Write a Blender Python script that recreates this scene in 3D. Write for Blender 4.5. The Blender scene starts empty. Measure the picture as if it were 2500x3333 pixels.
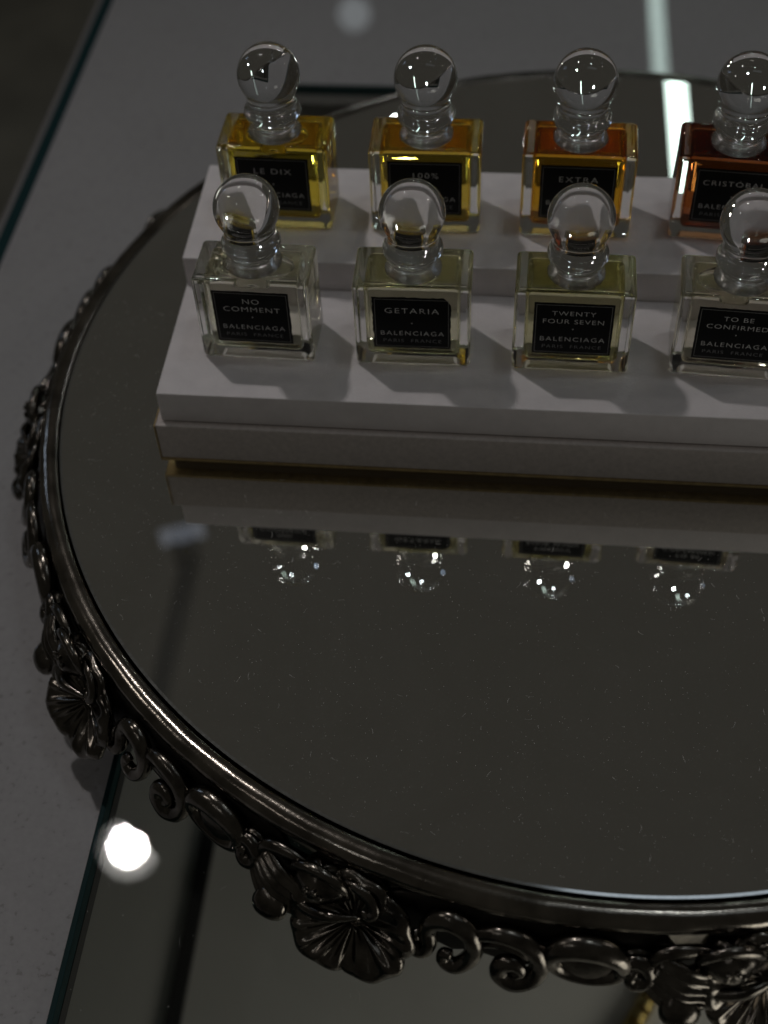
import bpy, bmesh, math, random
import numpy as np
from mathutils import Matrix, Vector

MM = 0.001
random.seed(7)
rng = np.random.default_rng(7)
sc = bpy.context.scene
COL = sc.collection

# ------------------------------------------------------------------ camera
cam = bpy.data.cameras.new('camera')
cam_o = bpy.data.objects.new('camera', cam)
COL.objects.link(cam_o)
CAM = Vector((45.5882, -260.5264, 366.1351))
_p, _y, _r = 0.872, -0.1386, -0.0564
_f = Vector((math.sin(_y) * math.cos(_p), math.cos(_y) * math.cos(_p), -math.sin(_p)))
_R0 = Vector((math.cos(_y), -math.sin(_y), 0))
_U0 = _R0.cross(_f)
_R = _R0 * math.cos(_r) + _U0 * math.sin(_r)
_U = _U0 * math.cos(_r) - _R0 * math.sin(_r)
m = Matrix((_R, _U, -_f)).transposed().to_4x4()
m.translation = CAM * MM
cam_o.matrix_world = m
cam.sensor_width = 36
cam.lens = 4388.72 / 3333 * 36
cam.clip_start = 0.01
cam.clip_end = 50
cam.dof.use_dof = True
cam.dof.focus_distance = 0.432
cam.dof.aperture_fstop = 7.5
sc.camera = cam_o

# ------------------------------------------------------------------ world and lamps
w = bpy.data.worlds.new('World')
sc.world = w
w.use_nodes = True
bg = w.node_tree.nodes['Background']
bg.inputs[0].default_value = (1.0, 0.945, 0.81, 1)
bg.inputs[1].default_value = 0.0272


def lamp(name, pos, target, size, power, colour, shape='DISK', size_y=None, spread=None):
    l = bpy.data.lights.new(name, 'AREA')
    l.shape = shape
    l.size = size * MM
    if size_y:
        l.size_y = size_y * MM
    l.energy = power
    l.color = colour
    if spread:
        l.spread = math.radians(spread)
    o = bpy.data.objects.new(name, l)
    COL.objects.link(o)
    o.location = Vector(pos) * MM
    d = (Vector(target) - Vector(pos)).normalized()
    o.rotation_euler = d.to_track_quat('-Z', 'Y').to_euler()
    return o


WARM = (1.0, 0.93, 0.88)
COOL = (0.86, 0.95, 1.0)
lamp('spot_lamp', (-403, 465, 1078), (-30, -30, 0), 42, 0.34, (1.0, 0.955, 0.945), spread=84)
lamp('spot_lamp_halo', (-403, 465, 1085), (-30, -30, 0), 72, 0.055, (1.0, 0.97, 0.93))  # wider dim disc added to give the spot's reflection a soft halo
lamp('spot_lamp', (-404, 898, 1096), (-66, 29, 0), 62, 0.00045, (0.72, 0.8, 1.0), 'RECTANGLE', 24)
for pos, size, power, colour in (
        ((-860, 40, 820), 30, 0.19, WARM), ((-880, 80, 790), 24, 0.13, WARM),
        ((-640, -420, 820), 20, 0.05, WARM), ((-430, -580, 850), 18, 0.04, WARM), ((-455, -560, 880), 16, 0.035, COOL),
        ((240, 150, 1180), 32, 0.20, COOL), ((300, 175, 1170), 26, 0.13, COOL),
        ((960, 330, 900), 30, 0.22, WARM), ((1020, 460, 800), 28, 0.17, WARM),
        ((420, 1150, 900), 34, 0.26, COOL), ((-120, 1300, 700), 30, 0.18, COOL)):
    lamp('spot_lamp', pos, (60, 60, 0), size, power, colour)
lamp('spot_lamp', (-342, 2490, 1100), (-56, 463, -58), 70, 0.012, COOL)
# cool light panel overhead and a cool window-like light far to the left
o = lamp('light_panel', (0, 0, 0), (0, 0, -1), 640, 0.16, (0.80, 0.91, 1.0), 'RECTANGLE', 170)
o.location = (0.42, -0.092, 1.30)
o.rotation_euler = (0, 0, 0)
lamp('side_light', (-1150, 760, 560), (-100, 200, 0), 70, 0.16, (0.55, 0.72, 1.0), 'RECTANGLE', 220)
# fill light added to brighten the shelf below the glass, out of the frame to the right
lamp('shelf_fill_light', (330, -330, -110), (90, 10, -330), 240, 0.42, (1.0, 0.97, 0.88))
# long light profile over the back of the case, parallel to the shelf's edges
o = lamp('light_profile', (0, 0, 0), (0, 0, -1), 23, 0.40, (0.78, 1.0, 0.93), 'RECTANGLE', 1400)
o.location = (0.253, 1.88, 0.70)
o.rotation_euler = (0, 0, 0)

sc.view_settings.view_transform = 'Standard'
sc.view_settings.look = 'None'
sc.view_settings.exposure = 0
sc.view_settings.gamma = 1
sc.view_settings.use_curve_mapping = False
sc.render.engine = 'CYCLES'
cy = sc.cycles
cy.max_bounces = 24
cy.transmission_bounces = 20
cy.glossy_bounces = 10
cy.diffuse_bounces = 4
cy.transparent_max_bounces = 24
cy.caustics_reflective = True
cy.caustics_refractive = True
cy.blur_glossy = 0.3
cy.sample_clamp_indirect = 60.0
cy.use_denoising = True


# ------------------------------------------------------------------ materials
class NT:
    def __init__(s, name):
        s.m = bpy.data.materials.new(name)
        s.m.use_nodes = True
        s.t = s.m.node_tree
        s.n = s.t.nodes
        s.n.clear()
        s.out = s.n.new('ShaderNodeOutputMaterial')

    def add(s, kind, **kw):
        nd = s.n.new('ShaderNode' + kind)
        for k, v in kw.items():
            if k.startswith('_'):
                setattr(nd, k[1:], v)
            else:
                nd.inputs[k.replace('__', ' ')].default_value = v
        return nd

    def link(s, a, b):
        s.t.links.new(a, b)


def pbr(name, col, rough=0.5, metal=0.0, var=0.0, vscale=40.0, bump=0.0, bscale=300.0, rvar=0.0, **kw):
    t = NT(name)
    b = t.add('BsdfPrincipled')
    b.inputs['Roughness'].default_value = rough
    b.inputs['Metallic'].default_value = metal
    for k, v in kw.items():
        b.inputs[k.replace('__', ' ')].default_value = v
    tc = t.add('TexCoord')
    if var:
        n = t.add('TexNoise', Scale=vscale, Detail=6.0, Roughness=0.6)
        t.link(tc.outputs['Object'], n.inputs['Vector'])
        r = t.add('ValToRGB')
        r.color_ramp.elements[0].position = 0.3
        r.color_ramp.elements[1].position = 0.7
        r.color_ramp.elements[0].color = (*[c * (1 - var) for c in col], 1)
        r.color_ramp.elements[1].color = (*[min(1, c * (1 + var * .6)) for c in col], 1)
        t.link(n.outputs['Fac'], r.inputs[0])
        t.link(r.outputs[0], b.inputs['Base Color'])
        if rvar:
            mr = t.add('MapRange')
            mr.inputs['To Min'].default_value = rough - rvar
            mr.inputs['To Max'].default_value = rough + rvar
            n2 = t.add('TexNoise', Scale=vscale * 2.3, Detail=5.0)
            t.link(tc.outputs['Object'], n2.inputs['Vector'])
            t.link(n2.outputs['Fac'], mr.inputs[0])
            t.link(mr.outputs[0], b.inputs['Roughness'])
    else:
        b.inputs['Base Color'].default_value = (*col, 1)
    if bump:
        n = t.add('TexNoise', Scale=bscale, Detail=5.0)
        t.link(tc.outputs['Object'], n.inputs['Vector'])
        bp = t.add('Bump', Strength=bump, Distance=0.0004)
        t.link(n.outputs['Fac'], bp.inputs['Height'])
        t.link(bp.outputs[0], b.inputs['Normal'])
    t.link(b.outputs[0], t.out.inputs[0])
    return t.m


def glass_mat(name, ior=1.5, col=(1, 1, 1), rough=0.0, absorb=None, waves=0.0):
    t = NT(name)
    g = t.add('BsdfGlass', IOR=ior, Roughness=rough)
    g.inputs['Color'].default_value = (*col, 1)
    if waves:
        tc = t.add('TexCoord')
        n = t.add('TexNoise', Scale=140.0, Detail=1.5)
        t.link(tc.outputs['Object'], n.inputs['Vector'])
        bp = t.add('Bump', Strength=waves, Distance=0.0006)
        t.link(n.outputs['Fac'], bp.inputs['Height'])
        t.link(bp.outputs[0], g.inputs['Normal'])
    t.link(g.outputs[0], t.out.inputs[0])
    if absorb:
        d = max(absorb)
        v = t.add('VolumeAbsorption', Density=d)
        v.inputs['Color'].default_value = (*[1 - a / d for a in absorb], 1)
        t.link(v.outputs[0], t.out.inputs[1])
    return t.m


M_GLASS = glass_mat('clear_glass', 1.5, (0.985, 0.99, 0.985), waves=0.10)
M_STOP = glass_mat('stopper_glass', 1.5, (0.985, 0.985, 0.98), waves=0.06)
M_NECK = glass_mat('ground_glass', 1.5, (0.98, 0.98, 0.97), rough=0.22, waves=0.1)
M_BUBBLE = glass_mat('air_in_liquid', 1 / 1.36)
M_LABEL = pbr('black_label', (0.003, 0.0033, 0.0037), 0.32, var=0.3, vscale=900, bump=0.1, bscale=1500, Specular__IOR__Level=0.2)
M_INK = pbr('silver_ink', (0.72, 0.72, 0.71), 0.5, var=0.45, vscale=1500)
M_INK2 = pbr('faded_silver_ink', (0.24, 0.245, 0.245), 0.5, var=0.4, vscale=1500)
M_INK3 = pbr('frame_ink', (0.26, 0.26, 0.25), 0.5, var=0.4, vscale=1500)
M_PAPER = pbr('white_card', (0.77, 0.73, 0.735), 0.65, var=0.07, vscale=120, bump=0.25, bscale=900)
M_LINEN = pbr('linen_card', (0.60, 0.545, 0.515), 0.75, var=0.12, vscale=500, bump=0.5, bscale=1400)
M_GOLD = pbr('gold_edge', (0.42, 0.31, 0.14), 0.4, 0.35, var=0.3, vscale=300)
M_CHAIN = pbr('gold_chain', (0.55, 0.42, 0.15), 0.25, 1.0, var=0.2, vscale=200)
M_PLINTH = pbr('brown_card', (0.20, 0.155, 0.10), 0.8)
M_SILVER = pbr('tarnished_silver', (0.28, 0.252, 0.217), 0.16, 1.0, var=0.55, vscale=70, bump=0.12, bscale=900, rvar=0.06)
M_ORN = pbr('dark_cast_silver', (0.18, 0.163, 0.142), 0.2, 1.0, var=0.7, vscale=110, bump=0.3, bscale=420, rvar=0.08)
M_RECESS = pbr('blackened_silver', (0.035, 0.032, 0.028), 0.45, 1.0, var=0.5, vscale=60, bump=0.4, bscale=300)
M_BLACK = pbr('black_metal', (0.012, 0.013, 0.014), 0.5)
M_TEAL = pbr('green_glass_edge', (0.010, 0.036, 0.039), 0.6, Specular__IOR__Level=0.1)
M_FLOOR = pbr('dim_floor', (0.42, 0.39, 0.34), 0.7, var=0.35, vscale=5)
M_SHELF = pbr('lower_shelf', (0.66, 0.65, 0.61), 0.6, var=0.06, vscale=6)
M_DUST = pbr('dust', (0.8, 0.79, 0.77), 0.9)


def mirror_mat():
    t = NT('dim_mirror')
    b = t.add('BsdfPrincipled', Metallic=1.0)
    b.inputs['Base Color'].default_value = (0.88, 0.875, 0.84, 1)
    tc = t.add('TexCoord')
    n = t.add('TexNoise', Scale=22.0, Detail=7.0, Roughness=0.7)
    t.link(tc.outputs['Object'], n.inputs['Vector'])
    mr = t.add('MapRange')
    mr.inputs['From Min'].default_value = 0.55
    mr.inputs['From Max'].default_value = 0.8
    mr.inputs['To Min'].default_value = 0.004
    mr.inputs['To Max'].default_value = 0.05
    t.link(n.outputs['Fac'], mr.inputs[0])
    t.link(mr.outputs[0], b.inputs['Roughness'])
    d = t.add('BsdfDiffuse')
    d.inputs[0].default_value = (0.5, 0.49, 0.46, 1)
    mx = t.add('MixShader')
    n2 = t.add('TexNoise', Scale=900.0, Detail=2.0)
    t.link(tc.outputs['Object'], n2.inputs['Vector'])
    m2 = t.add('MapRange')
    m2.inputs['From Min'].default_value = 0.62
    m2.inputs['From Max'].default_value = 0.8
    m2.inputs['To Min'].default_value = 0.008
    m2.inputs['To Max'].default_value = 0.10
    t.link(n2.outputs['Fac'], m2.inputs[0])
    n3 = t.add('TexNoise', Scale=16.0, Detail=8.0, Roughness=0.75, Distortion=1.2)
    t.link(tc.outputs['Object'], n3.inputs['Vector'])
    m3 = t.add('MapRange')
    m3.inputs['From Min'].default_value = 0.42
    m3.inputs['From Max'].default_value = 0.72
    m3.inputs['To Min'].default_value = 0.010
    m3.inputs['To Max'].default_value = 0.040
    t.link(n3.outputs['Fac'], m3.inputs[0])
    ad = t.add('Math', _operation='ADD')
    t.link(m2.outputs[0], ad.inputs[0])
    t.link(m3.outputs[0], ad.inputs[1])
    t.link(ad.outputs[0], mx.inputs[0])
    t.link(b.outputs[0], mx.inputs[1])
    t.link(d.outputs[0], mx.inputs[2])
    t.link(mx.outputs[0], t.out.inputs[0])
    return t.m


M_MIRROR = mirror_mat()
M_BEVEL = pbr('ground_bevel', (0.8, 0.82, 0.83), 0.13, 1.0, var=0.15, vscale=300, rvar=0.06)


def sheet_glass():
    t = NT('sheet_glass')
    tr = t.add('BsdfTransparent')
    tr.inputs[0].default_value = (0.935, 0.94, 0.933, 1)
    g = t.add('BsdfGlossy', Roughness=0.0)
    f = t.add('Fresnel', IOR=1.5)
    # the same reflectance seen from either side of the sheet
    geo = t.add('NewGeometry')
    fl = t.add('VectorMath', _operation='DOT_PRODUCT')
    t.link(geo.outputs['Incoming'], fl.inputs[0])
    t.link(geo.outputs['Normal'], fl.inputs[1])
    ab = t.add('Math', _operation='ABSOLUTE')
    t.link(fl.outputs['Value'], ab.inputs[0])
    om = t.add('Math', _operation='SUBTRACT')
    om.inputs[0].default_value = 1.0
    t.link(ab.outputs[0], om.inputs[1])
    pw = t.add('Math', _operation='POWER')
    pw.inputs[1].default_value = 5.0
    t.link(om.outputs[0], pw.inputs[0])
    ma = t.add('Math', _operation='MULTIPLY_ADD')
    ma.inputs[1].default_value = 0.96
    ma.inputs[2].default_value = 0.04
    t.link(pw.outputs[0], ma.inputs[0])
    t.n.remove(f)
    mx = t.add('MixShader')
    t.link(ma.outputs[0], mx.inputs[0])
    t.link(tr.outputs[0], mx.inputs[1])
    t.link(g.outputs[0], mx.inputs[2])
    t.link(mx.outputs[0], t.out.inputs[0])
    return t.m


M_SHEET = sheet_glass()


def board_mat():
    t = NT('grey_board')
    b = t.add('BsdfPrincipled', Roughness=0.6)
    b.inputs['Coat Weight'].default_value = 0.8
    b.inputs['Coat Roughness'].default_value = 0.02
    b.inputs['Coat IOR'].default_value = 1.75
    tc = t.add('TexCoord')
    n = t.add('TexNoise', Scale=420.0, Detail=3.0)
    t.link(tc.outputs['Object'], n.inputs['Vector'])
    r = t.add('ValToRGB')
    e = r.color_ramp.elements
    e[0].position, e[0].color = 0.28, (0.25, 0.24, 0.235, 1)
    e[1].position, e[1].color = 0.36, (0.34, 0.332, 0.336, 1)
    e2 = e.new(0.8)
    e2.color = (0.38, 0.37, 0.375, 1)
    t.link(n.outputs['Fac'], r.inputs[0])
    n3 = t.add('TexNoise', Scale=9.0, Detail=4.0)
    t.link(tc.outputs['Object'], n3.inputs['Vector'])
    mr = t.add('MapRange')
    mr.inputs['To Min'].default_value = 0.88
    mr.inputs['To Max'].default_value = 1.1
    t.link(n3.outputs['Fac'], mr.inputs[0])
    mul = t.add('VectorMath', _operation='SCALE')
    t.link(r.outputs[0], mul.inputs[0])
    t.link(mr.outputs[0], mul.inputs['Scale'])
    t.link(mul.outputs[0], b.inputs['Base Color'])
    bp = t.add('Bump', Strength=0.5, Distance=0.0003)
    t.link(n.outputs['Fac'], bp.inputs['Height'])
    t.link(bp.outputs[0], b.inputs['Normal'])
    t.link(b.outputs[0], t.out.inputs[0])
    return t.m


M_BOARD = board_mat()


# ------------------------------------------------------------------ mesh helpers (all in millimetres)
def mesh_of(name, verts, faces, smooth=True):
    me = bpy.data.meshes.new(name)
    me.from_pydata([tuple(float(c) * MM for c in v) for v in verts], [], faces)
    me.validate()
    bm = bmesh.new()
    bm.from_mesh(me)
    bmesh.ops.recalc_face_normals(bm, faces=bm.faces)
    bm.to_mesh(me)
    bm.free()
    if smooth:
        me.polygons.foreach_set('use_smooth', [True] * len(me.polygons))
    return me


def obj(name, me, mat, parent=None, loc=None, rz=0.0):
    o = bpy.data.objects.new(name, me)
    COL.objects.link(o)
    if mat is not None and not me.materials:
        for mt in (mat if isinstance(mat, (list, tuple)) else [mat]):
            me.materials.append(mt)
    if parent:
        o.parent = parent
    if loc:
        o.location = Vector(loc) * MM
    o.rotation_euler.z = rz
    return o


def thing(name, label, cat, loc=(0, 0, 0), rz=0.0, group=None):
    o = bpy.data.objects.new(name, None)
    COL.objects.link(o)
    o.location = Vector(loc) * MM
    o.rotation_euler.z = rz
    return tag(o, label, cat, group)


def tag(o, label=None, cat=None, group=None, kind=None):
    if label:
        o['label'] = label
    if cat:
        o['category'] = cat
    if group:
        o['group'] = group
    if kind:
        o['kind'] = kind
    return o


def box_mesh(name, x0, x1, y0, y1, z0, z1, bevel=0.0, seg=3, jit=0.0):
    bm = bmesh.new()
    bmesh.ops.create_cube(bm, size=1)
    for v in bm.verts:
        v.co = Vector((x0 if v.co.x < 0 else x1, y0 if v.co.y < 0 else y1, z0 if v.co.z < 0 else z1)) * MM
        if jit:
            v.co += Vector([random.uniform(-jit, jit) * MM for _ in range(3)])
    if bevel:
        big = set()
        bmesh.ops.bevel(bm, geom=list(bm.edges), offset=bevel * MM, segments=seg, profile=0.5, affect='EDGES')
        areas = sorted(bm.faces, key=lambda f: -f.calc_area())
        big = set(areas[:6])
        for f in bm.faces:
            f.smooth = f not in big
    me = bpy.data.meshes.new(name)
    bm.to_mesh(me)
    bm.free()
    return me


def lathe_mesh(name, prof, n=64, closed_profile=False):
    """prof: list of (r, z); r == 0 ends are capped with a single vertex."""
    verts, faces, rows = [], [], []
    for r, z in prof:
        if r <= 1e-6:
            rows.append([len(verts)] * n)
            verts.append((0, 0, z))
        else:
            rows.append(list(range(len(verts), len(verts) + n)))
            verts += [(r * math.cos(2 * math.pi * i / n), r * math.sin(2 * math.pi * i / n), z) for i in range(n)]
    rr = list(zip(rows, rows[1:]))
    if closed_profile:
        rr.append((rows[-1], rows[0]))
    for a, b in rr:
        for i in range(n):
            j = (i + 1) % n
            f = []
            for k in (a[i], a[j], b[j], b[i]):
                if k not in f:
                    f.append(k)
            if len(f) > 2:
                faces.append(f)
    return mesh_of(name, verts, faces)


# ------------------------------------------------------------------ the setting: shelf, glass, what lies below
Z_SLAB = -52.0
Z_BOARD = -58.0
board = bpy.data.meshes.new('grey_shelf_board')
bm = bmesh.new()
for (a, b, c, d) in ((-206, -86.5, -700, 1400), (-86.5, 700, 392, 1400)):
    vs = [bm.verts.new(Vector((x, y, Z_BOARD)) * MM) for x, y in ((a, c), (b, c), (b, d), (a, d))]
    bm.faces.new(vs)
bmesh.ops.remove_doubles(bm, verts=bm.verts, dist=1e-6)
r = bmesh.ops.extrude_face_region(bm, geom=list(bm.faces))
for v in [g for g in r['geom'] if isinstance(g, bmesh.types.BMVert)]:
    v.co.z -= 0.006
bmesh.ops.recalc_face_normals(bm, faces=bm.faces)
bm.to_mesh(board)
bm.free()
tag(obj('shelf_board', board, M_BOARD), 'matt grey shelf board left of and behind the tray', kind='structure')

obj_floor = obj('floor', box_mesh('floor', -3000, 2500, -1500, 4500, -960, -940), M_FLOOR)
tag(obj_floor, 'dark blurred floor beyond the shelf', kind='structure')
lower = obj('lower_shelf', box_mesh('lower_shelf', -195, 700, -700, 1000, -348, -330), M_SHELF)
tag(lower, 'pale shelf seen out of focus through the glass', kind='structure')

# glass sheet under the tray
g = thing('glass_sheet', 'clear glass sheet with dark green edge lying under the mirrored tray', 'glass sheet')
x0, x1, y0, y1 = -88.0, 640.0, -650.0, 393.0
top = mesh_of('pane', [(x0, y0, Z_SLAB), (x1, y0, Z_SLAB), (x1, y1, Z_SLAB), (x0, y1, Z_SLAB)], [(0, 1, 2, 3)], False)
obj('pane', top, M_SHEET, g)
bot = mesh_of('pane_underside', [(x0, y0, Z_SLAB - 3.4), (x1, y0, Z_SLAB - 3.4), (x1, y1, Z_SLAB - 3.4), (x0, y1, Z_SLAB - 3.4)], [(0, 1, 2, 3)], False)
obj('pane_underside', bot, M_SHEET, g)
for q in ((x0, x0 + 1.9, y0, y1), (x0 + 1.9, x1, y1 - 1.9, y1)):
    obj('edge', box_mesh('edge', q[0], q[1], q[2], q[3], Z_BOARD + .25, Z_SLAB - .05, 0.2, 2), M_TEAL, g)

obj('dark_cover_strip', box_mesh('dark_cover_strip', x0 + 1.5, x0 + 2.2, y0, y1 - 4, Z_BOARD - 6.3, Z_BOARD + .2), M_BLACK, g)  # dark strip added to cover the board's lit cut edge
# upright glass panel closing the shelf on the left
g = thing('glass_partition', 'upright glass side panel with dark teal edge along the shelf board', 'glass partition')
obj('panel', box_mesh('panel', -215.5, -208.5, -700, 1400, -600, Z_BOARD - 1.0, 0.6, 2), M_TEAL, g)
obj('lip_glint_strip', box_mesh('lip_glint_strip', -208.3, -206.2, -700, 1400, Z_BOARD - 16, Z_BOARD - .4, 0.4, 2), pbr('pale_lip_glint', (0.36, 0.34, 0.35), 0.4), g)  # board lip, with its bright edge reflection put into a paler colour
obj('outer_glint_strip', box_mesh('outer_glint_strip', -219, -215.7, -700, 1400, Z_BOARD - 30, Z_BOARD - 2, 0.4, 2), pbr('outer_glint', (0.20, 0.19, 0.19), 0.4), g)  # pale strip added to paint the reflection on the glass's outer side

# dark rail and gold chain on the shelf below the glass
tag(obj('metal_rail', box_mesh('metal_rail', -115, -106.5, -300, 900, -329.9, -326, 0.8, 3), M_BLACK),
    'black metal rail out of focus beneath the glass sheet', 'rail')
ch = thing('gold_chain', 'blurred gold ribbed chain on the lower shelf beneath the glass', 'chain', (0, 0, -330))
link = lathe_mesh('link', [(3.2 + 1.9 * math.cos(a), 1.9 * math.sin(a)) for a in np.linspace(0, 2 * math.pi, 12, endpoint=False)], 18, True)
for i in range(34):
    t_ = i / 33
    x = 79.5 + 66 * t_ + 9 * math.sin(t_ * 3.0)
    y = -72 + 112 * t_
    o = obj('link', link, M_CHAIN, ch, (x, y, 5.2))
    hd = math.atan2(112, 66 + 27 * math.cos(t_ * 3.0))
    o.rotation_euler = (math.radians(90 + (14 if i % 2 else -14)), 0, hd - math.pi / 2)

# ------------------------------------------------------------------ lighting track (seen only as reflections)
tr = thing('lighting_track', 'black overhead light track, a dark smear in the tray mirror', 'light track', (-396, 640, 1130))
obj('rail', box_mesh('rail', -12, 12, -330, 250, 0, 22, 1.0, 2), pbr('grey_track', (0.30, 0.29, 0.27), 0.6), tr)
can = lathe_mesh('spotlight_housing', [(0, 40), (14, 40), (19, 30), (19, -26), (16, -26), (16, -20), (0, -20)], 32)
for yy in (-140, 258):
    obj('spotlight_housing', can, pbr('grey_housing', (0.30, 0.29, 0.27), 0.6), tr, (-8, yy, -4.0))

# ------------------------------------------------------------------ mirrored tray
TC = (82.34, 115.25)
TR = 209.2
tray = thing('mirror_tray', 'round mirrored tray with ornate tarnished silver rim of scrolls and rosettes', 'tray', (TC[0], TC[1], 0))
N = 256
mir = obj('mirror', lathe_mesh('mirror', [(0, 0), (208.0, 0)], N), M_MIRROR, tray)
mir.data.polygons.foreach_set('use_smooth', [False] * N)
obj('bevel', lathe_mesh('bevel', [(208.0, 0), (208.9, -0.205)], 512), M_BEVEL, mir)
obj('mirror_edge', lathe_mesh('mirror_edge', [(208.9, -0.205), (209.0, -3.0), (0, -3.2)], 256), M_RECESS, mir)

# rim moulding
prof = [(209.9, -3.5), (209.7, -1.4)]
for a in np.linspace(128, -58, 18):
    prof.append((212.5 + 4.9 * math.cos(math.radians(a)), -4.4 + 4.6 * math.sin(math.radians(a))))
prof += [(214.0, -8.8), (213.6, -9.3), (214.6, -9.7), (215.2, -10.4), (214.4, -11.1), (212.6, -12.0), (211.8, -14.5), (211.8, -24.0), (213.0, -27.5), (214.5, -29.0), (213.0, -30.3), (205.0, -30.5), (200, -30.3), (200, -3.5)]
vv, ff = [], []
NR = 360
for i in range(NR):
    a = 2 * math.pi * i / NR
    for k, (r, z) in enumerate(prof):
        wob = 0.07 * math.sin(a * 23 + .3 * k) + 0.05 * math.sin(a * 57 + .4 * k) + 0.05 * math.sin(a * 131) if k > 1 else 0
        vv.append(((r + wob) * math.cos(a), (r + wob) * math.sin(a), z + wob * .6))
K = len(prof)
for i in range(NR):
    j = (i + 1) % NR
    for k in range(K):
        k2 = (k + 1) % K
        ff.append((i * K + k, j * K + k, j * K + k2, i * K + k2))
rim = mesh_of('rim', vv, ff)
obj('rim', rim, M_SILVER, tray)
bp_ = obj('base_plate', lathe_mesh('base_plate', [(0, -30.6), (206, -30.6), (206, -34), (0, -34)], 128), M_RECESS, tray)

# ornament, one sector of the rim: (s, o, z) = along the rim, outward, up, in mm; the skirt flares outwards
R0 = 219.0


def flare(z):
    return 0.36 * max(-3.0, min(20.0, -8.0 - z))


def bend(p, flared=True):
    s, o_, z = p
    a = s / 226.0
    r = R0 + o_ + (flare(z) if flared else 0)
    return (r * math.sin(a), -r * math.cos(a), z)


def sweep(path, radii, n=10, flat=0.72):
    """closed tube along a path of (s, o, z); flattened a little in the outward direction"""
    path = [Vector(p) for p in path]
    vs, fs = [], []
    out = Vector((0, 1, 0))
    m_ = len(path)
    for i, p in enumerate(path):
        t_ = (path[min(i + 1, m_ - 1)] - path[max(i - 1, 0)]).normalized()
        u = t_.cross(out)
        if u.length < 1e-4:
            u = Vector((1, 0, 0))
        u.normalize()
        v = u.cross(t_).normalized()
        for k in range(n):
            a = 2 * math.pi * k / n
            vs.append(p + (u * math.cos(a) + v * math.sin(a) * flat) * radii[i])
    for i in range(m_ - 1):
        for k in range(n):
            k2 = (k + 1) % n
            fs.append((i * n + k, i * n + k2, (i + 1) * n + k2, (i + 1) * n + k))
    fs.append(tuple(range(n)))
    fs.append(tuple(range((m_ - 1) * n, m_ * n)))
    return vs, fs


def merge(parts):
    V, F = [], []
    for vs, fs in parts:
        b = len(V)
        V += list(vs)
        F += [tuple(i + b for i in f) for f in fs]
    return V, F


def bent(name, parts, flared=True):
    V, F = merge(parts)
    return mesh_of(name, [bend(v, flared) for v in V], F)


def spiral(cs, cz, r0, r1, a0, a1, n=26, o0=3.0, o1=3.0):
    pts = []
    for i in range(n):
        t_ = i / (n - 1)
        a = math.radians(a0 + (a1 - a0) * t_)
        r = r0 + (r1 - r0) * t_
        pts.append((cs + r * math.cos(a), o0 + (o1 - o0) * t_, cz + r * math.sin(a)))
    return pts


def smoothp(keys, n=40):
    """Catmull-Rom through the key points"""
    k = [np.array(p, float) for p in keys]
    k = [2 * k[0] - k[1]] + k + [2 * k[-1] - k[-2]]
    res = []
    seg = len(k) - 3
    for i in range(n):
        t_ = i / (n - 1) * seg
        j = min(int(t_), seg - 1)
        u = t_ - j
        p0, p1, p2, p3 = k[j:j + 4]
        res.append(tuple(0.5 * (2 * p1 + (p2 - p0) * u + (2 * p0 - 5 * p1 + 4 * p2 - p3) * u * u + (3 * p1 - p0 - 3 * p2 + p3) * u ** 3)))
    return res


def taper(n, r, a=0.45, b=0.45):
    return [r * (a + (1 - a) * min(1, 3 * i / (n - 1))) * (b + (1 - b) * min(1, 3 * (1 - i / (n - 1)))) for i in range(n)]


def blob(c, rs, n=16, m_=10, fn=None):
    vs, fs = [], []
    for i in range(m_ + 1):
        ph = math.pi * i / m_
        for k in range(n):
            th = 2 * math.pi * k / n
            d = (math.sin(ph) * math.cos(th), math.sin(ph) * math.sin(th), math.cos(ph))
            s_ = fn(ph, th) if fn else 1.0
            vs.append((c[0] + d[0] * rs[0] * s_, c[1] + d[1] * rs[1] * s_, c[2] + d[2] * rs[2] * s_))
    for i in range(m_):
        for k in range(n):
            k2 = (k + 1) % n
            fs.append((i * n + k, i * n + k2, (i + 1) * n + k2, (i + 1) * n + k))
    return vs, fs


def plate(path, half, o_, thick=2.0):
    """backing web behind the scrolls following a centre line of (s, z)"""
    vs, fs = [], []
    for i, (s, z) in enumerate(path):
        h = half[i]
        vs += [(s, o_, z - h), (s, o_, z + h), (s, o_ - thick, z + h), (s, o_ - thick, z - h)]
    for i in range(len(path) - 1):
        for k in range(4):
            k2 = (k + 1) % 4
            fs.append((i * 4 + k, i * 4 + k2, (i + 1) * 4 + k2, (i + 1) * 4 + k))
    fs.append((0, 1, 2, 3))
    e = (len(path) - 1) * 4
    fs.append((e, e + 1, e + 2, e + 3))
    return vs, fs


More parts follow.
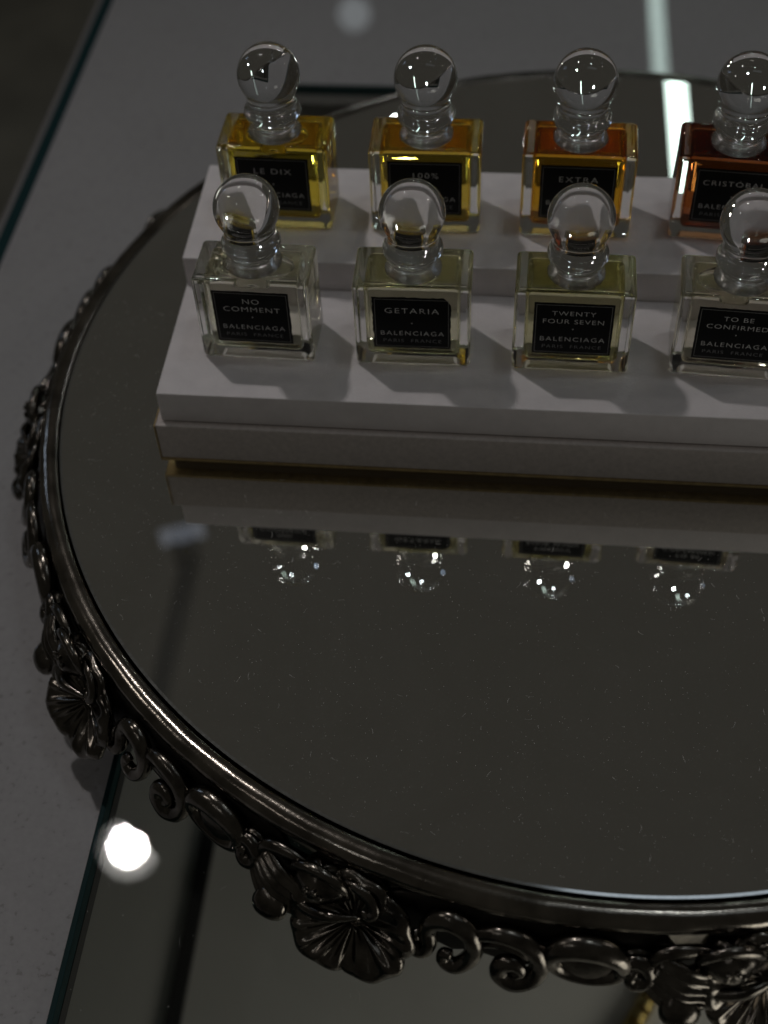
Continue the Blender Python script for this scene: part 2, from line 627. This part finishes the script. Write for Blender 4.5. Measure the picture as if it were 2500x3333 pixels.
def rosette_mesh():
    """open poppy-like flower, five ribbed petals with curled edges; faces outwards and a little up"""
    nr, na = 22, 200
    vs, fs = [], []
    for side in (0, 1):
        for i in range(nr + 1):
            t_ = i / nr
            for k in range(na):
                a = 2 * math.pi * k / na
                lob = abs(math.sin(2.5 * (a + 0.3)))
                edge = 18.2 + 2.0 * lob ** 0.6 + 0.5 * math.sin(11 * a + 1)
                rr_ = edge * t_
                ridge = 0.5 + 0.5 * math.sin(15 * a + 1.6 * math.sin(3 * a))
                h = 1.2 + 7.6 * t_ ** 1.5 - 3.2 * max(0, t_ - 0.8) * 5 * (t_ > .8) * max(0, t_ - .8) * 5
                h += 1.9 * (ridge ** 1.5 - .5) * math.sin(math.pi * min(1, t_ * 1.05)) ** 0.8
                h -= 2.6 * (1 - lob ** 0.35) * t_
                h += 1.2 * math.sin(2 * a + 0.5) * t_
                if t_ < 0.14:
                    h += 2.4 * (1 - t_ / 0.14) + 0.7 * math.sin(9 * a) * t_ / .14
                if side:
                    h -= 2.4 * (1 - 0.7 * t_) + 0.5
                vs.append((rr_ * math.cos(a), h, rr_ * math.sin(a)))
    L = (nr + 1) * na
    for side in (0, 1):
        for i in range(nr):
            for k in range(na):
                k2 = (k + 1) % na
                b = side * L
                fs.append((b + i * na + k, b + i * na + k2, b + (i + 1) * na + k2, b + (i + 1) * na + k))
    for k in range(na):
        k2 = (k + 1) % na
        fs.append((nr * na + k, nr * na + k2, L + nr * na + k2, L + nr * na + k))
    tilt = math.radians(29)
    out = []
    for x, y, z in vs:
        y2 = y * math.cos(tilt) - z * math.sin(tilt) * 1.0
        z2 = y * math.sin(tilt) + z * math.cos(tilt)
        out.append((x * 1.04, y2 + 4.5, z2 * 0.94 - 24.5))
    return out, fs


def bud():
    """round seed head with a rolled lip, above the flower"""
    def fn(ph, th):
        return 1.0 + 0.05 * math.sin(5 * th)
    b_ = blob((0, 0, 0), (9.2, 7.6, 7.4), 28, 16, fn)
    ring = sweep([(9.4 * math.cos(a), 2.2, 8.2 * math.sin(a) + 1.2) for a in np.linspace(math.radians(-40), math.radians(215), 34)], taper(34, 2.0, .4, .4), 10, .9)
    seeds = [blob((2.6 * math.cos(a), 6.9, 2.4 + 2.2 * math.sin(a)), (1.1, 1.0, 1.1), 8, 6) for a in np.linspace(0, 2 * math.pi, 6)[:-1]]
    return merge([b_, ring] + seeds)


def leaf(cs, co, cz, length, width, ang, ridges=6, curl=3.0):
    """fluted acanthus leaf, a ridged patch with thickness"""
    n1, n2 = 14, 42
    vs, fs = [], []
    ca, sa = math.cos(math.radians(ang)), math.sin(math.radians(ang))
    for side in (0, 1):
        for i in range(n1 + 1):
            u = i / n1
            wd = width * (0.55 + 0.45 * math.sin(math.pi * (0.15 + 0.75 * u)))
            for k in range(n2 + 1):
                v = k / n2 - 0.5
                x = u * length - length / 2
                z = v * wd
                y = 1.5 * (0.5 + 0.5 * math.cos(2 * math.pi * ridges * (v + .5))) + curl * (math.sin(math.pi * u) + 1.2 * max(0, u - .8) * 5 * .4) - 5.0 * v * v
                if side:
                    y -= 2.0
                vs.append((cs + x * ca - z * sa, co + y, cz + x * sa + z * ca))
    n2_ = n2 + 1
    L = (n1 + 1) * n2_
    for b in (0, L):
        for i in range(n1):
            for k in range(n2):
                fs.append((b + i * n2_ + k, b + i * n2_ + k + 1, b + (i + 1) * n2_ + k + 1, b + (i + 1) * n2_ + k))
    for i in range(n1):
        for k in (0, n2):
            fs.append((i * n2_ + k, (i + 1) * n2_ + k, L + (i + 1) * n2_ + k, L + i * n2_ + k))
    for k in range(n2):
        for i in (0, n1):
            fs.append((i * n2_ + k, i * n2_ + k + 1, L + i * n2_ + k + 1, L + i * n2_ + k))
    return vs, fs


ORN = []
ORN.append(('rosette', bent('rosette', [rosette_mesh()], False)))
V, F = bud()
ORN.append(('bud', bent('bud', [([(x - 12.0, y + 1.8, z - 14.3) for x, y, z in V], F),
                                (sweep(smoothp([(-24, 5, -20), (-19, 8, -22.5), (-12, 10, -21), (-5, 10, -18), (3, 7, -17)], 26), taper(26, 2.5, .3, .3), 10, .8))], False)))
ORN.append(('acanthus_leaf', bent('acanthus_leaf', [leaf(-25.5, 2.5, -19.5, 19, 16, -24, 5, 3.0), blob((-26.0, 4.5, -27.0), (6.0, 5.2, 5.4), 18, 12, lambda p_, t_: 1 + .06 * math.sin(3 * t_))])))
ORN.append(('foot', bent('foot', [blob((0, -4, -41), (11, 8, 10.8), 20, 12)], False)))
ORN.append(('leaf_scroll', bent('leaf_scroll', [
    sweep(smoothp([(-4, 2.0, -8.5), (0, 2.8, -7.8), (4.5, 3.0, -9.5), (7, 3.5, -13), (5.5, 4, -15.5), (3.5, 4, -14)], 24), taper(24, 1.9, .5, .35), 10, .65),
    sweep(smoothp([(7, 0, -10), (11.5, 1.5, -10.3), (15.5, 2, -13.5), (16.3, 2, -18), (13.8, 2.5, -20), (12, 2.5, -17.6)], 24), taper(24, 2.3, .4, .4), 10, .65)])))
ORN.append(('c_scroll', bent('c_scroll', [
    sweep(smoothp([(21, 1.6, -17.6), (18.8, 1.6, -19.6), (19.6, 1.8, -22.8), (22.8, 1.6, -23), (24.2, 1.2, -19.6), (23.2, 0.8, -15), (25.5, 1.2, -10.8), (30.5, 2.0, -8.6), (35.6, 2.0, -10.8), (38, 1.6, -16), (36.8, 1.4, -21.5), (33.2, 1.6, -25.4), (29.4, 1.8, -24.4), (29.2, 2.2, -21.4), (31.6, 2.6, -20.4)], 76), taper(76, 2.9, .55, .5), 12, .95)])))
ORN.append(('s_scroll', bent('s_scroll', [
    sweep(smoothp([(36.5, 1.2, -14.5), (40, 1.8, -10.6), (45, 2.4, -8.6), (51, 2.2, -9.6), (56, 1.6, -13.4), (57.6, 1.2, -19), (55.2, 1.2, -24.2), (50.4, 1.4, -26.3), (46.2, 1.6, -23.8), (46.4, 2.2, -19.8), (50, 2.6, -18), (52.4, 2.6, -20.4), (50.4, 2.8, -22.4)], 76), taper(76, 3.0, .5, .45), 12, .95),
    sweep(smoothp([(39.5, 0.8, -16.5), (44, 1.6, -13.6), (49, 2.0, -13), (53, 1.6, -15.5), (53.8, 1.2, -18.5)], 26), taper(26, 1.3, .4, .4), 8, .9)])))
ov = [(71.0 + 10.6 * math.cos(a), 1.0 + 1.2 * math.sin(a), -15.6 + 7.2 * math.sin(a) - 0.6 * math.cos(a)) for a in np.linspace(0, 2 * math.pi, 44)]
ORN.append(('cartouche', bent('cartouche', [sweep(ov, [2.6 + .7 * math.sin(a) for a in np.linspace(0, 2 * math.pi, 44)], 12, 1.0),
                                            blob((71.0, -1.0, -17.0), (10.5, 2.6, 8.5), 20, 12)])))
ORN.append(('small_volute', bent('small_volute', [
    sweep(spiral(85.4, -17.6, 5.2, 1.2, 200, -260, 40, 1.0, 2.6), taper(40, 2.5, .6, .5), 10, .95), blob((85.4, -1.0, -17.6), (6.0, 3.0, 6.2), 16, 10)])))
ORN.append(('ribbon_scroll', bent('ribbon_scroll', [
    sweep(smoothp([(109, 1, -11), (103.5, 1.6, -8.9), (97.5, 1.8, -8.6), (92, 1.4, -10.6), (90.2, 1.0, -14), (93, 1.0, -17.4), (98.5, 0.8, -17.6), (102, 0.6, -15.8)], 40), taper(40, 2.2, .5, .4), 10, .8)])))
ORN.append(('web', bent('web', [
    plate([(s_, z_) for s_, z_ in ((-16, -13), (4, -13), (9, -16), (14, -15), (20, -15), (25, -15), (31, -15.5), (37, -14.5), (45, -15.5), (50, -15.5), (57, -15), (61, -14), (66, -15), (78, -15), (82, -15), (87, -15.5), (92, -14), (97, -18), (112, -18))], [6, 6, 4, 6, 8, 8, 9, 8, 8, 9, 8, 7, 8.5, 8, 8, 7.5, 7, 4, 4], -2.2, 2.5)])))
R2_ANG = math.radians(250.3)
ANGS = [R2_ANG + math.radians(31.4) * k for k in (-3, -2, -1, 0, 1)]
ANGS += [ANGS[-1] + math.radians(234.4 / 7) * k for k in range(1, 7)]
for ang in ANGS:
    rot = ang + math.pi / 2
    sink = -3.5 if math.sin(ang) > 0.2 else 0.0      # the cast sections differ a little in height
    for nm, me in ORN:
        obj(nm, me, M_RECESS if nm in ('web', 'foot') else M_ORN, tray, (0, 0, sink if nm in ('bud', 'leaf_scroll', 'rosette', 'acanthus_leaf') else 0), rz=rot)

# ------------------------------------------------------------------ the stepped display box
FZ, BZ = 35.70, 48.72
XL, XR = -77.5, 160.0
bx = thing('display_box', 'white stepped card display box with gold edges on the mirrored tray', 'display box', (0, 0, 0))
obj('lower_step', box_mesh('lower_step', XL, XR, 62.9, 176.0, 22.2, FZ, 0.5, 3), M_PAPER, bx)
obj('upper_step', box_mesh('upper_step', XL + .3, XR, 120.3, 177.6, FZ + .05, BZ, 0.5, 3), M_PAPER, bx)
base = obj('base', box_mesh('base', -79.6, XR + 2, 60.5, 180.0, 5.2, 21.9, 0.5, 3), M_LINEN, bx)
obj('gold_edge', box_mesh('gold_edge', -80.1, XR + 2.4, 60.1, 180.4, 4.0, 5.15, 0.25, 2), M_GOLD, base)
obj('gold_edge', box_mesh('gold_edge', -80.15, -79.65, 60.35, 180.4, 5.2, 21.7, 0.1, 1), M_GOLD, base)
obj('plinth', box_mesh('plinth', -76.5, XR - 2, 63.6, 176, 0.05, 3.95, 0.3, 2), M_PLINTH, bx)

# ------------------------------------------------------------------ bottles
BW, BD, BH = 40.0, 22.24, 35.45
HS, RS = 58.0, 10.98


def text_mesh(lines):
    """lines: (text, size, x-scale, centre x or edge, z, align, spacing) -> verts, faces in label plane (x, z)"""
    V, F = [], []
    for s, size, xs, x, z, al, sp in lines:
        cu = bpy.data.curves.new('lettering', 'FONT')
        cu.body = s
        cu.size = size
        cu.align_x = al
        cu.space_character = sp
        cu.resolution_u = 3
        cu.offset = -0.012 * size
        to = bpy.data.objects.new('lettering', cu)
        COL.objects.link(to)
        bpy.context.view_layer.update()
        dg = bpy.context.evaluated_depsgraph_get()
        me = bpy.data.meshes.new_from_object(to.evaluated_get(dg))
        b = len(V)
        V += [(v.co.x * xs + x, v.co.y + z) for v in me.vertices]
        F += [tuple(i + b for i in p.vertices) for p in me.polygons]
        bpy.data.objects.remove(to)
        bpy.data.curves.remove(cu)
        bpy.data.meshes.remove(me)
    return V, F


def flat_mesh(name, V, F, y):
    me = bpy.data.meshes.new(name)
    me.from_pydata([(x * MM, y * MM, z * MM) for x, z in V], [], F)
    bm = bmesh.new()
    bm.from_mesh(me)
    bm.normal_update()
    for f in bm.faces:
        if f.normal.y > 0:
            f.normal_flip()
    bm.to_mesh(me)
    bm.free()
    return me


body_me = box_mesh('glass_body', -BW / 2, BW / 2, -BD / 2, BD / 2, 0, BH, 1.7, 5)


def stopper_profile():
    p = [(0, 40.75), (6.6, 40.75), (7.3, 41.0)]
    for a in np.linspace(-62, 66, 14):      # collar
        p.append((7.5 + 2.7 * math.cos(math.radians(a)), 43.9 + 2.75 * math.sin(math.radians(a))))
    p += [(8.9, 47.0), (8.75, 47.9), (8.7, 49.0), (8.8, 50.2), (9.1, 51.2)]
    for a in np.linspace(-31, 90, 30):
        p.append((RS * math.cos(math.radians(a)), HS + RS * math.sin(math.radians(a))))
    p[-1] = (0, HS + RS)
    return p


stop_me = lathe_mesh('stopper', stopper_profile(), 72)
# neck of the flask: a turned ring on the shoulder
neck_prof = [(0, 35.5), (9.4, 35.5), (9.7, 35.9), (9.2, 36.6), (8.2, 37.3), (7.7, 38.1), (8.1, 39.0), (8.5, 39.7), (8.2, 40.4), (7.4, 40.65), (0, 40.65)]
neck_me = lathe_mesh('neck', neck_prof, 64)


def liquid_mesh():
    me = box_mesh('liquid', -BW / 2 + 3.8, BW / 2 - 3.8, -BD / 2 + 2.3, BD / 2 - 2.3, 4.0, BH - 1.3, 2.4, 5)
    return me


liq_me = liquid_mesh()


def bubble_mesh(rx, ry, h, cx):
    V, F = blob((cx, 0, BH - 1.75 - h / 2), (rx, ry, h / 2), 36, 14)
    return mesh_of('air_bubble', V, F)


def liquid(name, t):
    """t: how much light passes the filled flask once"""
    return glass_mat(name, 1.36 / 1.5, [math.sqrt(c) for c in t])


LIQ = {
    'pale': liquid('pale_liquid', (0.90, 0.885, 0.76)),
    'straw': liquid('straw_liquid', (0.85, 0.83, 0.62)),
    'green': liquid('yellow_green_liquid', (0.80, 0.77, 0.48)),
    'pearl': liquid('pearl_liquid', (0.86, 0.82, 0.68)),
    'yellow': liquid('yellow_liquid', (0.92, 0.72, 0.08)),
    'gold': liquid('gold_liquid', (0.90, 0.66, 0.10)),
    'amber': liquid('amber_liquid', (0.88, 0.48, 0.035)),
    'red': liquid('red_brown_liquid', (0.46, 0.135, 0.03)),
}

BR = 'BALENCIAGA'


def bottle(x, y, z, yaw, liq, title, label, jag=0.12, bubble=(9, 7, 3, 0), sub=(0, 0), chip=False):
    t = thing('perfume_bottle', label, 'perfume bottle', (x, y + BD / 2, z + 0.03), math.radians(yaw), 'perfume bottles on the stepped display box')
    obj('glass_body', body_me, M_GLASS, t)
    lq = obj('liquid', liq_me.copy(), LIQ[liq], t)
    if bubble:
        obj('air_bubble', bubble_mesh(*bubble), M_BUBBLE, lq)
    obj('neck', neck_me, M_NECK, t)
    obj('stopper', stop_me, M_STOP, t)
    # label plate with a slightly ragged edge
    lw, z0, z1 = 13.3, 9.0, 31.6
    pts = []
    nn = 22
    for i in range(nn):
        pts.append((-lw + 2 * lw * i / nn, z0))
    for i in range(nn):
        pts.append((lw, z0 + (z1 - z0) * i / nn))
    for i in range(nn):
        pts.append((lw - 2 * lw * i / nn, z1))
    for i in range(nn):
        pts.append((-lw, z1 - (z1 - z0) * i / nn))
    if chip:
        pts = [p for p in pts if not (p[0] + p[1] > lw + z1 - 2.2)]
        pts.insert(2 * nn - 1, (lw - 1.2, z1 - 1.1))
        pts = sorted(pts, key=lambda p: math.atan2(p[1] - 20.3, p[0]))
    pts = [(a + random.uniform(-jag, jag), b + random.uniform(-jag, jag)) for a, b in pts]
    yf = -BD / 2 - 0.06
    n = len(pts)
    Vv = [(a, yf - 0.22, b) for a, b in pts] + [(a, yf, b) for a, b in pts]
    Ff = [tuple(range(n)), tuple(range(2 * n - 1, n - 1, -1))] + [(i, (i + 1) % n, n + (i + 1) % n, n + i) for i in range(n)]
    lab = obj('label', mesh_of('label', Vv, Ff, False), M_LABEL, t)
    # printed frame line
    V, F = [], []

    def rect(a, b, c, d):
        k = len(V)
        V.extend([(a, c), (b, c), (b, d), (a, d)])
        F.append((k, k + 1, k + 2, k + 3))
    e, th = 0.75, 0.17
    A, B, Cc, D = -lw + e, lw - e, z0 + e, z1 - e
    rect(A, B, Cc, Cc + th)
    rect(A, B, D - th, D)
    rect(A, A + th, Cc + th, D - th)
    rect(B - th, B, Cc + th, D - th)
    obj('frame_line', flat_mesh('frame_line', V, F, yf - 0.25), M_INK3, lab)
    lines = []
    if len(title) == 1:
        lines.append((title[0][0], title[0][1] * .88, 1.22, 0, 24.8, 'CENTER', 1.22))
    else:
        lines.append((title[0][0], title[0][1] * .88, 1.2, 0, 26.3, 'CENTER', 1.14))
        lines.append((title[1][0], title[1][1] * .88, 1.2, 0, 22.8, 'CENTER', 1.14))
    V, F = text_mesh(lines)
    k = len(V)
    dz = 20.4
    V += [(-.28, dz), (0, dz - .32), (.28, dz), (0, dz + .32)]
    F.append((k, k + 1, k + 2, k + 3))
    obj('title_lettering', flat_mesh('title_lettering', V, F, yf - 0.25), M_INK, lab)
    V, F = text_mesh([(BR, 2.72, 1.12, 0, 14.9, 'CENTER', 1.26)])
    obj('name_lettering', flat_mesh('name_lettering', V, F, yf - 0.25), M_INK, lab)
    V, F = text_mesh([('PARIS', 2.1, 1.2, -10.1, 11.7, 'LEFT', 1.2), ('FRANCE', 2.1, 1.2, 10.1, 11.7, 'RIGHT', 1.2)])
    obj('place_lettering', flat_mesh('place_lettering', V, F, yf - 0.25), M_INK2, lab)
    return t


FX, FP, FY = -43.53, 54.5, 81.66
BX, BP, BY = -43.47, 54.67, 138.96
bottle(FX, FY, FZ, -1.5, 'pale', [('NO', 3.5), ('COMMENT', 3.5)], 'clear bottle with ragged black label, front step at the left end of the box', .13, (13.5, 8.2, 3.4, 0.5))
bottle(FX + FP, FY, FZ, 0.5, 'straw', [('GETARIA', 3.7)], 'pale straw bottle with chipped black label, second from left on front step', .2, (9.5, 7.5, 2.6, 0), chip=True)
bottle(FX + 2 * FP, FY, FZ, -0.5, 'green', [('TWENTY', 3.1), ('FOUR SEVEN', 3.1)], 'yellow green bottle with two-line black label, third from left on front step', .06, (8.5, 7.2, 2.6, 0))
bottle(FX + 3 * FP, FY, FZ, -3.5, 'pearl', [('TO BE', 3.1), ('CONFIRMED', 3.1)], 'pale bottle cut by the right picture edge on the front step', .1, (12.5, 8.0, 3.2, -2.5))
bottle(BX, BY, BZ, -1.5, 'yellow', [('LE DIX', 3.7)], 'bright yellow bottle on the back step at the left end', .06, (11.5, 7.8, 3.0, 0.5))
bottle(BX + BP, BY, BZ, 0.5, 'gold', [('100%', 3.7)], 'olive gold bottle, second from left on the back step', .06, (9, 7.2, 2.4, 0))
bottle(BX + 2 * BP, BY, BZ, -1.0, 'amber', [('EXTRA', 3.7)], 'orange amber bottle, third from left on the back step', .06, (7, 6, 2.0, 0))
bottle(BX + 3 * BP, BY, BZ, -4.5, 'red', [('CRIST\u00d3BAL', 3.3)], 'dark red brown bottle on the back step, cut by the picture edge', .06, None)

# ------------------------------------------------------------------ dust and lint
V, F = [], []


def fibre(x, y, z, L, wd):
    a = random.uniform(0, 6.28)
    bend_ = random.uniform(-1.2, 1.2)
    n_ = 4 if L > .9 else 1
    px, py = x, y
    for i in range(n_ + 1):
        nx, ny = -math.sin(a), math.cos(a)
        k = len(V)
        V.append((px + nx * wd / 2, py + ny * wd / 2, z + .03))
        V.append((px - nx * wd / 2, py - ny * wd / 2, z + .03))
        V.append((px, py, z + .03 + wd * .8))
        if i:
            F.append((k - 3, k, k + 2, k - 1))
            F.append((k - 1, k + 2, k + 1, k - 2))
        px += math.cos(a) * L / n_
        py += math.sin(a) * L / n_
        a += bend_ / n_


for i in range(2600):
    a = math.radians(random.uniform(170, 300))
    r = 206 - abs(random.gauss(0, 60)) if i % 3 else 205 * math.sqrt(random.random())
    x, y = TC[0] + r * math.cos(a), TC[1] + r * math.sin(a)
    if r < 0 or (y > 58 and x > -83):
        continue
    if random.random() < .95:
        fibre(x, y, 0, random.uniform(.15, .4), random.uniform(.08, .17))
    else:
        fibre(x, y, 0, random.uniform(.8, 2.8), random.uniform(.07, .11))
dm = mesh_of('mirror_dust', V, F, False)
tag(obj('mirror_dust', dm, M_DUST), 'fine dust and lint scattered over the tray mirror', kind='stuff')
V, F = [], []
for i in range(420):
    x, y = random.uniform(-84, 160), random.uniform(-150, 40)
    if math.hypot(x - TC[0], y - TC[1]) < 222:
        continue
    near = math.hypot(x + 5, y + 115)
    if random.random() > math.exp(-near / 80):
        continue
    if random.random() < .7:
        fibre(x, y, Z_SLAB, random.uniform(.2, .6), random.uniform(.08, .2))
    else:
        fibre(x, y, Z_SLAB, random.uniform(1.0, 4.5), random.uniform(.04, .1))
dm = mesh_of('glass_dust', V, F, False)
tag(obj('glass_dust', dm, M_DUST), 'specks of dust and lint on the glass sheet', kind='stuff')
